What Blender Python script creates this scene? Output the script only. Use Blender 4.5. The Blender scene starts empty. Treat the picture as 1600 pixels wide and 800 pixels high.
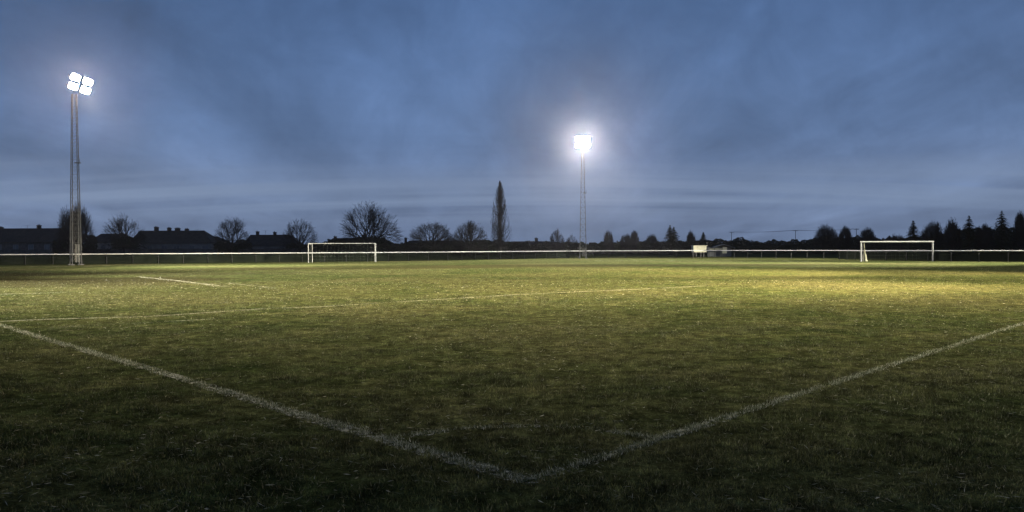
import bpy, math, random
import numpy as np
from mathutils import Vector, Matrix

random.seed(7)
RNG = np.random.default_rng(11)
SC = bpy.context.scene
COL = SC.collection

# ------------------------------------------------------------------ camera
CAM_H = 1.6
F_PX = 1200.0                                  # focal length in pixels of the 1600 px wide photograph
PITCH = math.atan(11.5 / F_PX)
ROLL = 0.00417
fwd = Vector((0, math.cos(PITCH), -math.sin(PITCH)))
rgt = Vector((1, 0, -ROLL)); rgt = (rgt - fwd * rgt.dot(fwd)).normalized()
upv = rgt.cross(fwd).normalized()
cam_data = bpy.data.cameras.new('camera')
cam_data.sensor_width = 36.0
cam_data.lens = 36.0 * F_PX / 1600.0
cam_data.clip_start = 0.1
cam_data.clip_end = 6000.0
cam = bpy.data.objects.new('camera', cam_data)
COL.objects.link(cam)
cam.matrix_world = Matrix(((rgt.x, upv.x, -fwd.x, 0), (rgt.y, upv.y, -fwd.y, 0), (rgt.z, upv.z, -fwd.z, CAM_H), (0, 0, 0, 1)))
SC.camera = cam

def ray(px, py):
    return fwd + rgt * ((px - 800) / F_PX) + upv * ((400 - py) / F_PX)
def ground(px, py):
    d = ray(px, py); t = -CAM_H / d.z
    return Vector((d.x * t, d.y * t, 0.0))
def at(px, py, Y):
    d = ray(px, py); t = Y / d.y
    return Vector((d.x * t, Y, CAM_H + d.z * t))

# ------------------------------------------------------------------ view, world
SC.view_settings.view_transform = 'Standard'
SC.view_settings.look = 'None'
SC.view_settings.exposure = 0.0
SC.view_settings.gamma = 1.0
SC.view_settings.use_curve_mapping = False
SC.render.engine = 'CYCLES'
SC.cycles.use_denoising = True
SC.cycles.max_bounces = 4
SC.cycles.diffuse_bounces = 2
SC.cycles.transparent_max_bounces = 12
SC.cycles.volume_bounces = 0
SC.cycles.caustics_reflective = False
SC.cycles.caustics_refractive = False
SC.cycles.sample_clamp_indirect = 3.0

W = bpy.data.worlds.new('World'); SC.world = W
W.use_nodes = True
wn, wl = W.node_tree.nodes, W.node_tree.links
for n in list(wn): wn.remove(n)
def N(nodes, t, **kw):
    n = nodes.new(t)
    for k, v in kw.items(): setattr(n, k, v)
    return n
def math_node(nodes, links, op, a, b=None, clamp=False):
    n = nodes.new('ShaderNodeMath'); n.operation = op; n.use_clamp = clamp
    for i, v in enumerate((a, b)):
        if v is None: continue
        if isinstance(v, (int, float)): n.inputs[i].default_value = v
        else: links.new(v, n.inputs[i])
    return n.outputs[0]
def ramp(nodes, links, fac, stops, interp='LINEAR'):
    r = nodes.new('ShaderNodeValToRGB'); cr = r.color_ramp; cr.interpolation = interp
    while len(cr.elements) < len(stops): cr.elements.new(0.5)
    for e, (p, c) in zip(cr.elements, stops):
        e.position = p
        e.color = (c, c, c, 1) if isinstance(c, (int, float)) else (*c, 1)
    if fac is not None: links.new(fac, r.inputs[0])
    return r.outputs[0]
def mixrgb(nodes, links, fac, a, b, mode='MIX'):
    m = nodes.new('ShaderNodeMix'); m.data_type = 'RGBA'; m.blend_type = mode
    for s, v in ((m.inputs[0], fac), (m.inputs[6], a), (m.inputs[7], b)):
        if isinstance(v, (int, float)): s.default_value = v
        elif isinstance(v, tuple): s.default_value = (*v, 1)
        else: links.new(v, s)
    return m.outputs[2]
def noise(nodes, links, vec, scale, detail=3.0, rough=0.55, dist=0.0):
    n = nodes.new('ShaderNodeTexNoise'); n.inputs['Scale'].default_value = scale
    n.inputs['Detail'].default_value = detail; n.inputs['Roughness'].default_value = rough
    n.inputs['Distortion'].default_value = dist
    if vec is not None: links.new(vec, n.inputs['Vector'])
    return n.outputs['Fac']

SKY_STRENGTH = 1.0
tc = N(wn, 'ShaderNodeTexCoord')
sx = N(wn, 'ShaderNodeSeparateXYZ'); wl.new(tc.outputs['Generated'], sx.inputs[0])
z = math_node(wn, wl, 'MAXIMUM', sx.outputs[2], 0.0)
base = ramp(wn, wl, z, [(0.0, (.136, .188, .305)), (0.035, (.152, .208, .335)), (0.075, (.143, .206, .346)), (0.14, (.110, .179, .332)),
                        (0.23, (.091, .160, .317)), (0.32, (.070, .132, .277)), (1.0, (.026, .056, .135))])
den = math_node(wn, wl, 'ADD', z, 0.10)
cx = math_node(wn, wl, 'DIVIDE', sx.outputs[0], den)
cy = math_node(wn, wl, 'DIVIDE', sx.outputs[1], den)
def cloudvec(kx, ky, shift):
    c = N(wn, 'ShaderNodeCombineXYZ')
    wl.new(math_node(wn, wl, 'MULTIPLY', cx, kx), c.inputs[0])
    wl.new(math_node(wn, wl, 'MULTIPLY', cy, ky), c.inputs[1])
    c.inputs[2].default_value = shift
    return c.outputs[0]
n1 = noise(wn, wl, cloudvec(1.0, 0.26, 3.1), 1.25, 5.0, 0.55, 0.6)      # streaks of a high deck running away from the viewer
n2 = noise(wn, wl, cloudvec(0.35, 1.0, 8.7), 1.1, 6.0, 0.6, 0.4)        # broad ripples across it
n3 = noise(wn, wl, tc.outputs['Generated'], 4.0, 3.0, 0.5, 0.0)         # slow brightness drift
a1 = ramp(wn, wl, n1, [(0.28, 0.82), (0.5, 1.0), (0.66, 1.16), (0.8, 1.34)])
a2 = ramp(wn, wl, n2, [(0.30, 0.94), (0.5, 1.0), (0.72, 1.06)])
a3 = ramp(wn, wl, n3, [(0.30, 0.84), (0.5, 1.0), (0.70, 1.12)])
c1 = mixrgb(wn, wl, 1.0, base, a1, 'MULTIPLY')
c2 = mixrgb(wn, wl, 1.0, c1, a2, 'MULTIPLY')
c3 = mixrgb(wn, wl, 1.0, c2, a3, 'MULTIPLY')
# pale bank of cloud low over the roofs
nb = noise(wn, wl, cloudvec(0.10, 0.9, 1.7), 1.6, 4.0, 0.55, 0.3)
bank = math_node(wn, wl, 'MULTIPLY', ramp(wn, wl, z, [(0.03, 0.0), (0.06, 1.0), (0.075, 0.8), (0.11, 0.0)]), ramp(wn, wl, nb, [(0.36, 0.0), (0.62, 1.0)]))
bank = math_node(wn, wl, 'MULTIPLY', bank, 1.0)
n4 = noise(wn, wl, tc.outputs['Generated'], 11.0, 8.0, 0.62, 0.5)         # mottling of the overcast
c3 = mixrgb(wn, wl, 1.0, c3, ramp(wn, wl, n4, [(0.30, 0.87), (0.5, 0.99), (0.70, 1.13)]), 'MULTIPLY')
c4 = mixrgb(wn, wl, bank, c3, (.205, .275, .415))
bg = N(wn, 'ShaderNodeBackground'); bg.inputs[1].default_value = SKY_STRENGTH
wl.new(c4, bg.inputs[0])
wo = N(wn, 'ShaderNodeOutputWorld'); wl.new(bg.outputs[0], wo.inputs[0])

# ------------------------------------------------------------------ materials
def new_mat(name):
    m = bpy.data.materials.new(name); m.use_nodes = True
    nt = m.node_tree
    for n in list(nt.nodes): nt.nodes.remove(n)
    out = nt.nodes.new('ShaderNodeOutputMaterial')
    return m, nt.nodes, nt.links, out
def simple(name, c1, c2, rough=0.6, scale=3.0, metal=0.0, detail=4.0, bump=0.0, spec=0.3):
    m, n, l, out = new_mat(name)
    t = n.new('ShaderNodeTexCoord')
    f = noise(n, l, t.outputs['Object'], scale, detail, 0.6)
    c = ramp(n, l, f, [(0.32, c1), (0.68, c2)])
    p = n.new('ShaderNodeBsdfPrincipled'); l.new(c, p.inputs['Base Color'])
    p.inputs['Roughness'].default_value = rough; p.inputs['Metallic'].default_value = metal
    p.inputs['Specular IOR Level'].default_value = spec
    if bump:
        b = n.new('ShaderNodeBump'); b.inputs['Strength'].default_value = bump; b.inputs['Distance'].default_value = 0.02
        l.new(f, b.inputs['Height']); l.new(b.outputs[0], p.inputs['Normal'])
    l.new(p.outputs[0], out.inputs[0])
    return m
M = {}
M['steel'] = simple('galvanised_steel', (.06, .06, .06), (.11, .11, .108), 0.5, 2.0, 0.25)
M['white_paint'] = simple('white_paint', (.28, .275, .265), (.42, .415, .40), 0.5, 1.5)
M['rail_paint'] = simple('rail_paint', (.56, .555, .54), (.74, .73, .71), 0.5, 1.5)
M['dark_post'] = simple('dark_post', (.007, .008, .007), (.014, .015, .013), 0.7, 2.0)
M['housing'] = simple('lamp_housing', (.34, .34, .33), (.48, .48, .47), 0.5, 4.0)
M['bark'] = simple('bark', (.020, .019, .017), (.045, .041, .036), 0.9, 6.0)
M['twig'] = simple('twigs', (.016, .016, .017), (.030, .028, .028), 0.9, 2.0)
M['conifer'] = simple('conifer_needles', (.010, .018, .011), (.022, .034, .018), 0.8, 1.2)
M['leaf'] = simple('hedge_leaves', (.014, .019, .012), (.032, .036, .022), 0.8, 0.9)
M['roof'] = simple('roof_tiles', (.020, .018, .018), (.036, .032, .031), 0.9, 1.2)
M['brick'] = simple('brick_wall', (.07, .06, .058), (.12, .105, .10), 0.9, 1.5)
M['render_wall'] = simple('rendered_wall', (.13, .135, .14), (.20, .205, .21), 0.9, 0.6)
M['glass'] = simple('window_glass', (.10, .11, .13), (.16, .17, .19), 0.15, 0.8, spec=0.6)
M['chimney'] = simple('chimney_brick', (.03, .025, .024), (.055, .045, .042), 0.9, 3.0)
M['timber'] = simple('fence_timber', (.05, .05, .05), (.11, .105, .10), 0.9, 1.0)
M['cream'] = simple('cream_paint', (.40, .38, .27), (.56, .53, .40), 0.6, 2.0)
M['dark_metal'] = simple('dark_metal', (.014, .014, .014), (.03, .03, .03), 0.6, 2.0)
M['net_cord'] = simple('net_cord', (.10, .11, .09), (.20, .21, .17), 0.8, 2.0)
M['net_white'] = simple('white_net', (.22, .21, .14), (.36, .34, .24), 0.8, 2.0)

def emission_mat(name, col, strength):
    m, n, l, out = new_mat(name)
    e = n.new('ShaderNodeEmission'); e.inputs[0].default_value = (*col, 1); e.inputs[1].default_value = strength
    l.new(e.outputs[0], out.inputs[0]); return m
GLASS_L = 1600.0
M['lamp_white'] = emission_mat('lamp_glass', (1.0, .82, .70), GLASS_L * 1.0)
M['lamp_glare'] = emission_mat('lamp_glass_glare', (1.0, .90, .81), GLASS_L * 3.2)
M['lamp_warm'] = emission_mat('lamp_glass_warm', (1.0, .84, .58), 40.0)
M['lamp_soft'] = emission_mat('lamp_glass_soft', (1.0, .95, .80), 40.0)

def net_material(name, c1, c2, alpha):
    m, n, l, out = new_mat(name)
    t = n.new('ShaderNodeTexCoord')
    f = noise(n, l, t.outputs['Object'], 0.7, 4.0, 0.6)
    d = n.new('ShaderNodeBsdfDiffuse'); l.new(ramp(n, l, f, [(0.3, c1), (0.7, c2)]), d.inputs[0])
    tr = n.new('ShaderNodeBsdfTransparent')
    mx = n.new('ShaderNodeMixShader'); l.new(ramp(n, l, f, [(0.3, alpha - .1), (0.7, alpha + .1)]), mx.inputs[0])
    l.new(tr.outputs[0], mx.inputs[1]); l.new(d.outputs[0], mx.inputs[2]); l.new(mx.outputs[0], out.inputs[0])
    return m
M['windbreak'] = net_material('windbreak_netting', (.006, .008, .006), (.014, .018, .013), 0.86)
M['thin_net'] = net_material('goal_netting', (.05, .05, .04), (.10, .10, .08), 0.35)

# colour of the turf, shared by the ground sheet and the blades: green, olive, straw, with mud and darker brown strips
def turf_colour(n, l, island=False):
    g = n.new('ShaderNodeNewGeometry')
    big = noise(n, l, g.outputs['Position'], 0.10, 4.0, 0.6, 0.4)
    mid = noise(n, l, g.outputs['Position'], 0.9, 5.0, 0.65)
    fine = noise(n, l, g.outputs['Position'], 7.0, 5.0, 0.75)
    col = ramp(n, l, mid, [(0.30, (.018, .029, .009)), (0.50, (.040, .050, .017)), (0.68, (.074, .078, .030))])
    dry = ramp(n, l, big, [(0.40, 0.0), (0.66, 0.65)])
    col = mixrgb(n, l, dry, col, (.082, .076, .034))
    fl = ramp(n, l, fine, [(0.30, 0.28), (0.5, 0.95), (0.70, 1.95)])
    col = mixrgb(n, l, 1.0, col, fl, 'MULTIPLY')
    tuft = noise(n, l, g.outputs['Position'], 2.6, 4.0, 0.7, 0.3)
    col = mixrgb(n, l, 1.0, col, ramp(n, l, tuft, [(0.32, 0.42), (0.5, 0.98), (0.68, 1.65)]), 'MULTIPLY')
    vf = noise(n, l, g.outputs['Position'], 38.0, 3.0, 0.75)
    col = mixrgb(n, l, 1.0, col, ramp(n, l, vf, [(0.30, 0.40), (0.5, 0.95), (0.66, 1.5), (0.78, 2.4)]), 'MULTIPLY')
    # a mud patch and darker brown strips with ragged edges
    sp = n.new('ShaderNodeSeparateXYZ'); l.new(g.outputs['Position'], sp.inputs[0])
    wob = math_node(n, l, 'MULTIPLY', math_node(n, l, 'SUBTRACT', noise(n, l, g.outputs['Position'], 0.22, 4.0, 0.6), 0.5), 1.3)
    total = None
    for (mx_, my_, rx, ry, amt) in MUD_AND_STRIPS:
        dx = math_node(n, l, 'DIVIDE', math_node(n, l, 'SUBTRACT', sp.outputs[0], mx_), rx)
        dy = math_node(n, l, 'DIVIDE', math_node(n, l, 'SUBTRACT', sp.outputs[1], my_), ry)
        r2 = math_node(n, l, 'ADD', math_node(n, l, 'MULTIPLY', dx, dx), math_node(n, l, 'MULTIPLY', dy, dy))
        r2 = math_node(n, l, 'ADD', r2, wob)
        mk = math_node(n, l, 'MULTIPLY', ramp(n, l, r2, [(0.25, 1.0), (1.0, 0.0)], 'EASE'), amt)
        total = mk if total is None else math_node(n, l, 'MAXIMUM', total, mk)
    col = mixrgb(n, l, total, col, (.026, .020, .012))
    if island:
        rnd = ramp(n, l, g.outputs['Random Per Island'], [(0.0, 0.50), (0.45, 1.2), (0.80, 1.9), (0.95, 2.7)])
        col = mixrgb(n, l, 1.0, col, rnd, 'MULTIPLY')
        straw = ramp(n, l, g.outputs['Random Per Island'], [(0.93, 0.0), (0.96, 0.8)])
        col = mixrgb(n, l, straw, col, (.24, .23, .14))
    return col, g
MUD_AND_STRIPS = [(-24.5, 40.0, 11.0, 8.5, 0.62), (-30.0, 52.0, 22.0, 5.0, 0.45), (10.0, 72.0, 34.0, 6.0, 0.55), (42.0, 66.0, 16.0, 6.0, 0.12), (-14.0, 66.0, 16.0, 6.0, 0.45)]

m, n, l, out = new_mat('turf')
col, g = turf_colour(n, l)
p = n.new('ShaderNodeBsdfDiffuse'); l.new(col, p.inputs[0])
b = n.new('ShaderNodeBump'); b.inputs['Strength'].default_value = 0.7; b.inputs['Distance'].default_value = 0.03
l.new(noise(n, l, g.outputs['Position'], 14.0, 4.0, 0.7), b.inputs['Height']); l.new(b.outputs[0], p.inputs['Normal'])
l.new(p.outputs[0], out.inputs[0]); M['turf'] = m

m, n, l, out = new_mat('grass_blades')
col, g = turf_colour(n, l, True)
d = n.new('ShaderNodeBsdfDiffuse'); l.new(col, d.inputs[0])
t_ = n.new('ShaderNodeBsdfTranslucent'); l.new(col, t_.inputs[0])
mx = n.new('ShaderNodeMixShader'); mx.inputs[0].default_value = 0.42
l.new(d.outputs[0], mx.inputs[1]); l.new(t_.outputs[0], mx.inputs[2])
gl = n.new('ShaderNodeBsdfGlossy'); gl.inputs['Roughness'].default_value = 0.35; gl.inputs[0].default_value = (.5, .5, .45, 1)
mx2 = n.new('ShaderNodeMixShader'); mx2.inputs[0].default_value = 0.025
l.new(mx.outputs[0], mx2.inputs[1]); l.new(gl.outputs[0], mx2.inputs[2])
l.new(mx2.outputs[0], out.inputs[0]); M['blades'] = m

m, n, l, out = new_mat('highlight_blades')
g = n.new('ShaderNodeNewGeometry')
c = ramp(n, l, g.outputs['Random Per Island'], [(0.0, (.05, .055, .022)), (0.55, (.13, .13, .07)), (0.85, (.27, .26, .17)), (1.0, (.50, .49, .38))])  # paler tones put highlights into the blade colour
d = n.new('ShaderNodeBsdfDiffuse'); l.new(c, d.inputs[0])
t_ = n.new('ShaderNodeBsdfTranslucent'); l.new(c, t_.inputs[0])
mx = n.new('ShaderNodeMixShader'); mx.inputs[0].default_value = 0.35
l.new(d.outputs[0], mx.inputs[1]); l.new(t_.outputs[0], mx.inputs[2]); l.new(mx.outputs[0], out.inputs[0]); M['highlight_blades'] = m

def line_material(name, cover):
    m, n, l, out = new_mat(name)
    g = n.new('ShaderNodeNewGeometry')
    f = noise(n, l, g.outputs['Position'], 16.0, 5.0, 0.75)
    f2 = noise(n, l, g.outputs['Position'], 1.3, 3.0, 0.6)
    s = math_node(n, l, 'ADD', f, math_node(n, l, 'MULTIPLY', math_node(n, l, 'SUBTRACT', f2, 0.5), 0.55))
    a = ramp(n, l, s, [(0.56 - cover * 0.3, 0.0), (0.66 - cover * 0.3, 1.0)])
    d = n.new('ShaderNodeBsdfDiffuse'); l.new(ramp(n, l, f, [(0.3, (.19, .19, .13)), (0.7, (.45, .44, .34))]), d.inputs[0])
    tr = n.new('ShaderNodeBsdfTransparent')
    mx = n.new('ShaderNodeMixShader'); l.new(a, mx.inputs[0]); l.new(tr.outputs[0], mx.inputs[1]); l.new(d.outputs[0], mx.inputs[2])
    l.new(mx.outputs[0], out.inputs[0]); return m
M['line_strong'] = line_material('line_paint', 0.22)
M['line_long'] = line_material('long_line_paint', 0.46)
M['line_far'] = line_material('far_line_paint', 0.30)
M['line_faint'] = line_material('worn_line_paint', 0.02)
m, n, l, out = new_mat('painted_blades')
g = n.new('ShaderNodeNewGeometry')
c = ramp(n, l, g.outputs['Random Per Island'], [(0.0, (.03, .045, .02)), (0.45, (.12, .14, .08)), (0.8, (.33, .34, .24)), (1.0, (.72, .71, .58))])
d = n.new('ShaderNodeBsdfDiffuse'); l.new(c, d.inputs[0])
t_ = n.new('ShaderNodeBsdfTranslucent'); l.new(c, t_.inputs[0])
mx = n.new('ShaderNodeMixShader'); mx.inputs[0].default_value = 0.3
l.new(d.outputs[0], mx.inputs[1]); l.new(t_.outputs[0], mx.inputs[2]); l.new(mx.outputs[0], out.inputs[0]); M['painted_blades'] = m

# ------------------------------------------------------------------ mesh helpers
class MB:
    def __init__(s): s.v = []; s.f = []; s.mi = []
    def box(s, c, size, rot=0.0, top=1.0):
        cx, cy, cz = c; a, b_, h = size[0] / 2, size[1] / 2, size[2] / 2
        o = len(s.v); cr, sr = math.cos(rot), math.sin(rot)
        for zz in (-h, h):
            k = 1.0 if zz < 0 else top
            for xx, yy in ((-a, -b_), (a, -b_), (a, b_), (-a, b_)):
                xx *= k; yy *= k
                s.v.append((cx + xx * cr - yy * sr, cy + xx * sr + yy * cr, cz + zz))
        s.f += [(o, o + 3, o + 2, o + 1), (o + 4, o + 5, o + 6, o + 7)] + [(o + i, o + (i + 1) % 4, o + 4 + (i + 1) % 4, o + 4 + i) for i in range(4)]
        return s
    def tube(s, p0, p1, r0, r1=None, k=6, cap=True):
        r1 = r0 if r1 is None else r1
        p0 = Vector(p0); p1 = Vector(p1); d = p1 - p0
        if d.length < 1e-6: return s
        d.normalize()
        a = d.orthogonal().normalized(); b_ = d.cross(a)
        o = len(s.v)
        for p, r in ((p0, r0), (p1, r1)):
            for i in range(k):
                t = 2 * math.pi * i / k
                q = p + (a * math.cos(t) + b_ * math.sin(t)) * r
                s.v.append((q.x, q.y, q.z))
        s.f += [(o + i, o + (i + 1) % k, o + k + (i + 1) % k, o + k + i) for i in range(k)]
        if cap: s.f += [tuple(o + k - 1 - i for i in range(k)), tuple(o + k + i for i in range(k))]
        return s
    def poly(s, pts):
        o = len(s.v); s.v += [tuple(p) for p in pts]; s.f.append(tuple(range(o, o + len(pts)))); return s
    def build(s, name, mat, parent=None, loc=None):
        me = bpy.data.meshes.new(name)
        me.from_pydata(s.v, [], s.f); me.update()
        return link(name, me, mat, parent, loc)
def link(name, me, mat, parent=None, loc=None):
    if mat is not None: me.materials.append(mat)
    o = bpy.data.objects.new(name, me); COL.objects.link(o)
    if parent is not None: o.parent = parent
    if loc is not None: o.location = loc
    return o
def tri_mesh(name, verts, mat, parent=None, k=3):
    """verts: (n*k, 3) array, every k vertices one face"""
    nv = len(verts); nf = nv // k
    me = bpy.data.meshes.new(name)
    me.vertices.add(nv); me.vertices.foreach_set('co', verts.astype(np.float32).ravel())
    me.loops.add(nv); me.loops.foreach_set('vertex_index', np.arange(nv, dtype=np.int32))
    me.polygons.add(nf); me.polygons.foreach_set('loop_start', np.arange(0, nv, k, dtype=np.int32))
    me.update(calc_edges=True)
    return link(name, me, mat, parent)
def tag(o, label=None, cat=None, group=None, kind=None):
    if label: o['label'] = label
    if cat: o['category'] = cat
    if group: o['group'] = group
    if kind: o['kind'] = kind
    return o
def thing(name, loc, label, cat, group=None, rz=0.0):
    o = bpy.data.objects.new(name, None); COL.objects.link(o)
    o.empty_display_size = 0.3
    o.location = loc; o.rotation_euler = (0, 0, rz)
    return tag(o, label, cat, group)

# ------------------------------------------------------------------ ground
SIZE = 1500.0
gm = MB()
gm.poly([(-SIZE, -SIZE, 0), (SIZE, -SIZE, 0), (SIZE, SIZE, 0), (-SIZE, SIZE, 0)])
tag(gm.build('ground', M['turf']), kind='structure')

# short winter turf: real blades, thinning out with distance where the sheet below takes over
def blade_verts(P, length, width, lean):
    nn = len(P)
    a = RNG.uniform(0, 2 * np.pi, nn); b_ = RNG.uniform(0, 2 * np.pi, nn)
    w = np.stack([np.cos(a), np.sin(a), np.zeros(nn)], 1) * (width / 2)[:, None]
    ln = lean * RNG.uniform(0.2, 1.0, nn)
    tip = np.stack([np.cos(b_) * ln, np.sin(b_) * ln, np.sqrt(np.maximum(1 - ln ** 2, 0.05))], 1) * length[:, None]
    V = np.empty((nn, 3, 3)); V[:, 0] = P - w; V[:, 1] = P + w; V[:, 2] = P + tip
    return V.reshape(-1, 3)
def vnoise(x, y, s, seed):
    r = np.random.default_rng(seed); T = r.random((64, 64))
    u, v = x / s, y / s
    i, j = np.floor(u).astype(int), np.floor(v).astype(int); fu, fv = u - i, v - j
    fu = fu * fu * (3 - 2 * fu); fv = fv * fv * (3 - 2 * fv)
    g_ = lambda a, c: T[a % 64, c % 64]
    return (g_(i, j) * (1 - fu) + g_(i + 1, j) * fu) * (1 - fv) + (g_(i, j + 1) * (1 - fu) + g_(i + 1, j + 1) * fu) * fv
bands = [(3.2, 6.5, 8600), (6.5, 10, 5200), (10, 16, 2100), (16, 26, 700), (26, 42, 170), (42, 62, 42)]
parts_v = []
for z0, z1, dens in bands:
    halfw = 0.80 * z1 + 2.0
    cnt = int(dens * 2 * halfw * (z1 - z0))
    x = RNG.uniform(-halfw, halfw, cnt); y = RNG.uniform(z0, z1, cnt)
    ok = np.abs(x) < 0.80 * y + 2.0
    x, y = x[ok], y[ok]
    for (ex, ey, wl_) in ((-1, 1, .18), (1, 1, .16)):
        E = ground(0, 508) if ex < 0 else ground(1600, 505); Cn = ground(822, 752)
        t2 = (E - Cn).normalized(); along = (x - Cn.x) * t2.x + (y - Cn.y) * t2.y; across = np.abs((x - Cn.x) * t2.y - (y - Cn.y) * t2.x)
        keep = (across > wl_ * RNG.uniform(.30, .55, len(x))) | (along < -.05) | (RNG.random(len(x)) < .12)
        x, y = x[keep], y[keep]
    cl = vnoise(x, y, 0.16, 1) * 0.55 + vnoise(x, y, 0.6, 2) * 0.45          # tufts and thin places
    ok = RNG.random(len(x)) < np.clip((cl - 0.22) * 2.3, 0.15, 1.0)
    x, y, cl = x[ok], y[ok], cl[ok]
    L = RNG.uniform(0.016, 0.042, len(x)) * (0.50 + cl) * (1 + 0.006 * y)
    wd = np.maximum(0.0054, 0.00042 * y) * RNG.uniform(0.7, 1.4, len(x))
    parts_v.append(blade_verts(np.stack([x, y, np.full(len(x), -0.002)], 1), L, wd, 0.975))
grass = tri_mesh('grass', np.concatenate(parts_v), M['blades'])
tag(grass, 'short winter turf of the football pitch', 'grass', kind='stuff')

# pale dry blades lying loose, coloured to stand in for highlights on the turf
n_ = 80000
yy = 3.6 + (RNG.random(n_) ** 1.7) * 34.0
xx = RNG.uniform(-1, 1, n_) * (0.80 * yy + 2.0)
cl = vnoise(xx, yy, 0.5, 21) * .5 + vnoise(xx, yy, 2.2, 22) * .5
ok = RNG.random(n_) < np.clip((cl - .30) * 2.6, .06, 1)
xx, yy = xx[ok], yy[ok]; k_ = len(xx)
an = RNG.uniform(0, 2 * np.pi, k_); ln = RNG.uniform(.030, .075, k_) * (1 + .012 * yy); wd = np.maximum(.0042, .00040 * yy) * RNG.uniform(.7, 1.3, k_)
zz = RNG.uniform(.012, .030, k_); dz = RNG.normal(0, .22, k_)
dr = np.stack([np.cos(an), np.sin(an), dz], 1); sd = np.stack([-np.sin(an), np.cos(an), RNG.normal(0, .7, k_)], 1)
c_ = np.stack([xx, yy, zz], 1)
V = np.stack([c_ - dr * (ln / 2)[:, None], c_ - sd * (wd / 2)[:, None], c_ + dr * (ln / 2)[:, None], c_ + sd * (wd / 2)[:, None]], 1).reshape(-1, 3)
tag(tri_mesh('highlight_grass', V, M['highlight_blades'], None, 4), 'pale loose dry blades standing in for highlights on the turf', 'grass', kind='stuff')

# ------------------------------------------------------------------ painted pitch lines (a thin film of paint and painted blades)
def painted_line(pts, width, mat, dens, label, z0=0.004):
    pts = [Vector((q[0], q[1], 0)) for q in pts]
    seg = []
    for i in range(len(pts) - 1):
        ll = (pts[i + 1] - pts[i]).length; k = max(1, int(ll / 0.6))
        for j in range(k): seg.append(pts[i].lerp(pts[i + 1], j / k))
    seg.append(pts[-1])
    v, f = [], []
    for i, q in enumerate(seg):
        a = seg[max(i - 1, 0)]; c = seg[min(i + 1, len(seg) - 1)]
        t = (c - a).normalized(); nrm = Vector((-t.y, t.x, 0))
        w = width * (1 + 0.10 * math.sin(i * 1.7) + 0.08 * random.uniform(-1, 1))
        off = nrm * (0.025 * math.sin(i * 0.43 + len(seg)))
        v += [tuple(q + off + nrm * w / 2 + Vector((0, 0, z0))), tuple(q + off - nrm * w / 2 + Vector((0, 0, z0)))]
        if i: f.append((2 * i - 2, 2 * i - 1, 2 * i + 1, 2 * i))
    me = bpy.data.meshes.new('pitch_line'); me.from_pydata(v, [], f)
    o = link('pitch_line', me, mat)
    tag(o, label, 'pitch line', kind='structure')
    if dens:
        V = []
        for i in range(len(seg) - 1):
            a, c = seg[i], seg[i + 1]; t = (c - a); ll = t.length
            dist = max(3.0, (a + c).length / 2)
            k = int(dens * ll * width * min(1.0, (7.0 / dist) ** 1.6))
            if k < 1: continue
            u = RNG.random(k); s_ = np.clip(RNG.normal(0, 0.27, k), -0.62, 0.62)
            nrm = Vector((-t.y, t.x, 0)).normalized()
            P = np.array(a)[None] + u[:, None] * np.array(t)[None] + (s_ * width)[:, None] * np.array(nrm)[None]
            cl = vnoise(P[:, 0], P[:, 1], 0.13, 5) * 0.6 + vnoise(P[:, 0], P[:, 1], 0.7, 6) * 0.4
            keep = RNG.random(k) < np.clip((cl - 0.32) * 3.0, 0.08, 1)
            P = P[keep]
            L = RNG.uniform(0.016, 0.034, len(P)) * (1 + 0.012 * dist)
            wd = np.maximum(0.0046, 0.0005 * dist) * RNG.uniform(0.8, 1.5, len(P))
            V.append(blade_verts(P, L, wd, 0.93))
        if V:
            b_ = tri_mesh('painted_grass', np.concatenate(V), M['painted_blades'], o)
    return o
corner = ground(822, 752)
e1 = ground(0, 508); e2 = ground(1600, 505)
d1 = (e1 - corner).normalized(); d2 = (e2 - corner).normalized()
painted_line([corner, e1 + d1 * 14], 0.18, M['line_strong'], 11000, 'broad white goal line running from the corner towards the muddy patch')
painted_line([corner - d2 * .07, e2 + d2 * 55], 0.14, M['line_faint'], 11500, 'worn yellowish touchline running from the corner to the bright warm turf')
R = 1.62
a1_ = math.atan2(d1.y, d1.x); a2_ = math.atan2(d2.y, d2.x)
painted_line([corner + Vector((math.cos(a2_ + (a1_ - a2_) * i / 14), math.sin(a2_ + (a1_ - a2_) * i / 14), 0)) * R for i in range(15)], 0.13, M['line_faint'], 6500, 'faint quarter circle arc around the pitch corner')
painted_line([ground(*q) for q in ((0, 502.5), (60, 499.6), (234, 494.4), (412, 482.4), (500, 479.6), (662, 469.4), (805, 460.5), (962, 453.6), (1110, 446.5))], 0.13, M['line_long'], 0, 'long thin line crossing mid pitch from the goal line')
painted_line([ground(*q) for q in ((75, 512.3), (200, 506), (344, 498))], 0.12, M['line_strong'], 0, 'ghost of an old line just below the long thin line')
painted_line([ground(*q) for q in ((215, 432.3), (285, 439.5), (352, 448))], 0.32, M['line_far'], 0, 'short bright slanting line on the dark worn turf')
painted_line([ground(*q) for q in ((358, 442.3), (428, 450.3))], 0.22, M['line_far'], 0, 'short thin slanting line beside the short bright one')
painted_line([ground(*q) for q in ((-20, 460.2), (50, 458.5), (112, 456.4))], 0.24, M['line_far'], 0, 'short bright line in front of the muddy patch')
painted_line([ground(*q) for q in ((-60, 419.5), (60, 417.0), (180, 415.0), (300, 413.2))], 0.45, M['line_far'], 0, 'pale line at the foot of the lattice tower by the railing')
painted_line([ground(*q) for q in ((930, 407.6), (1100, 407.8), (1280, 408.6))], 0.55, M['line_far'], 0, 'pale far line on the brightest strip of turf')

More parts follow.
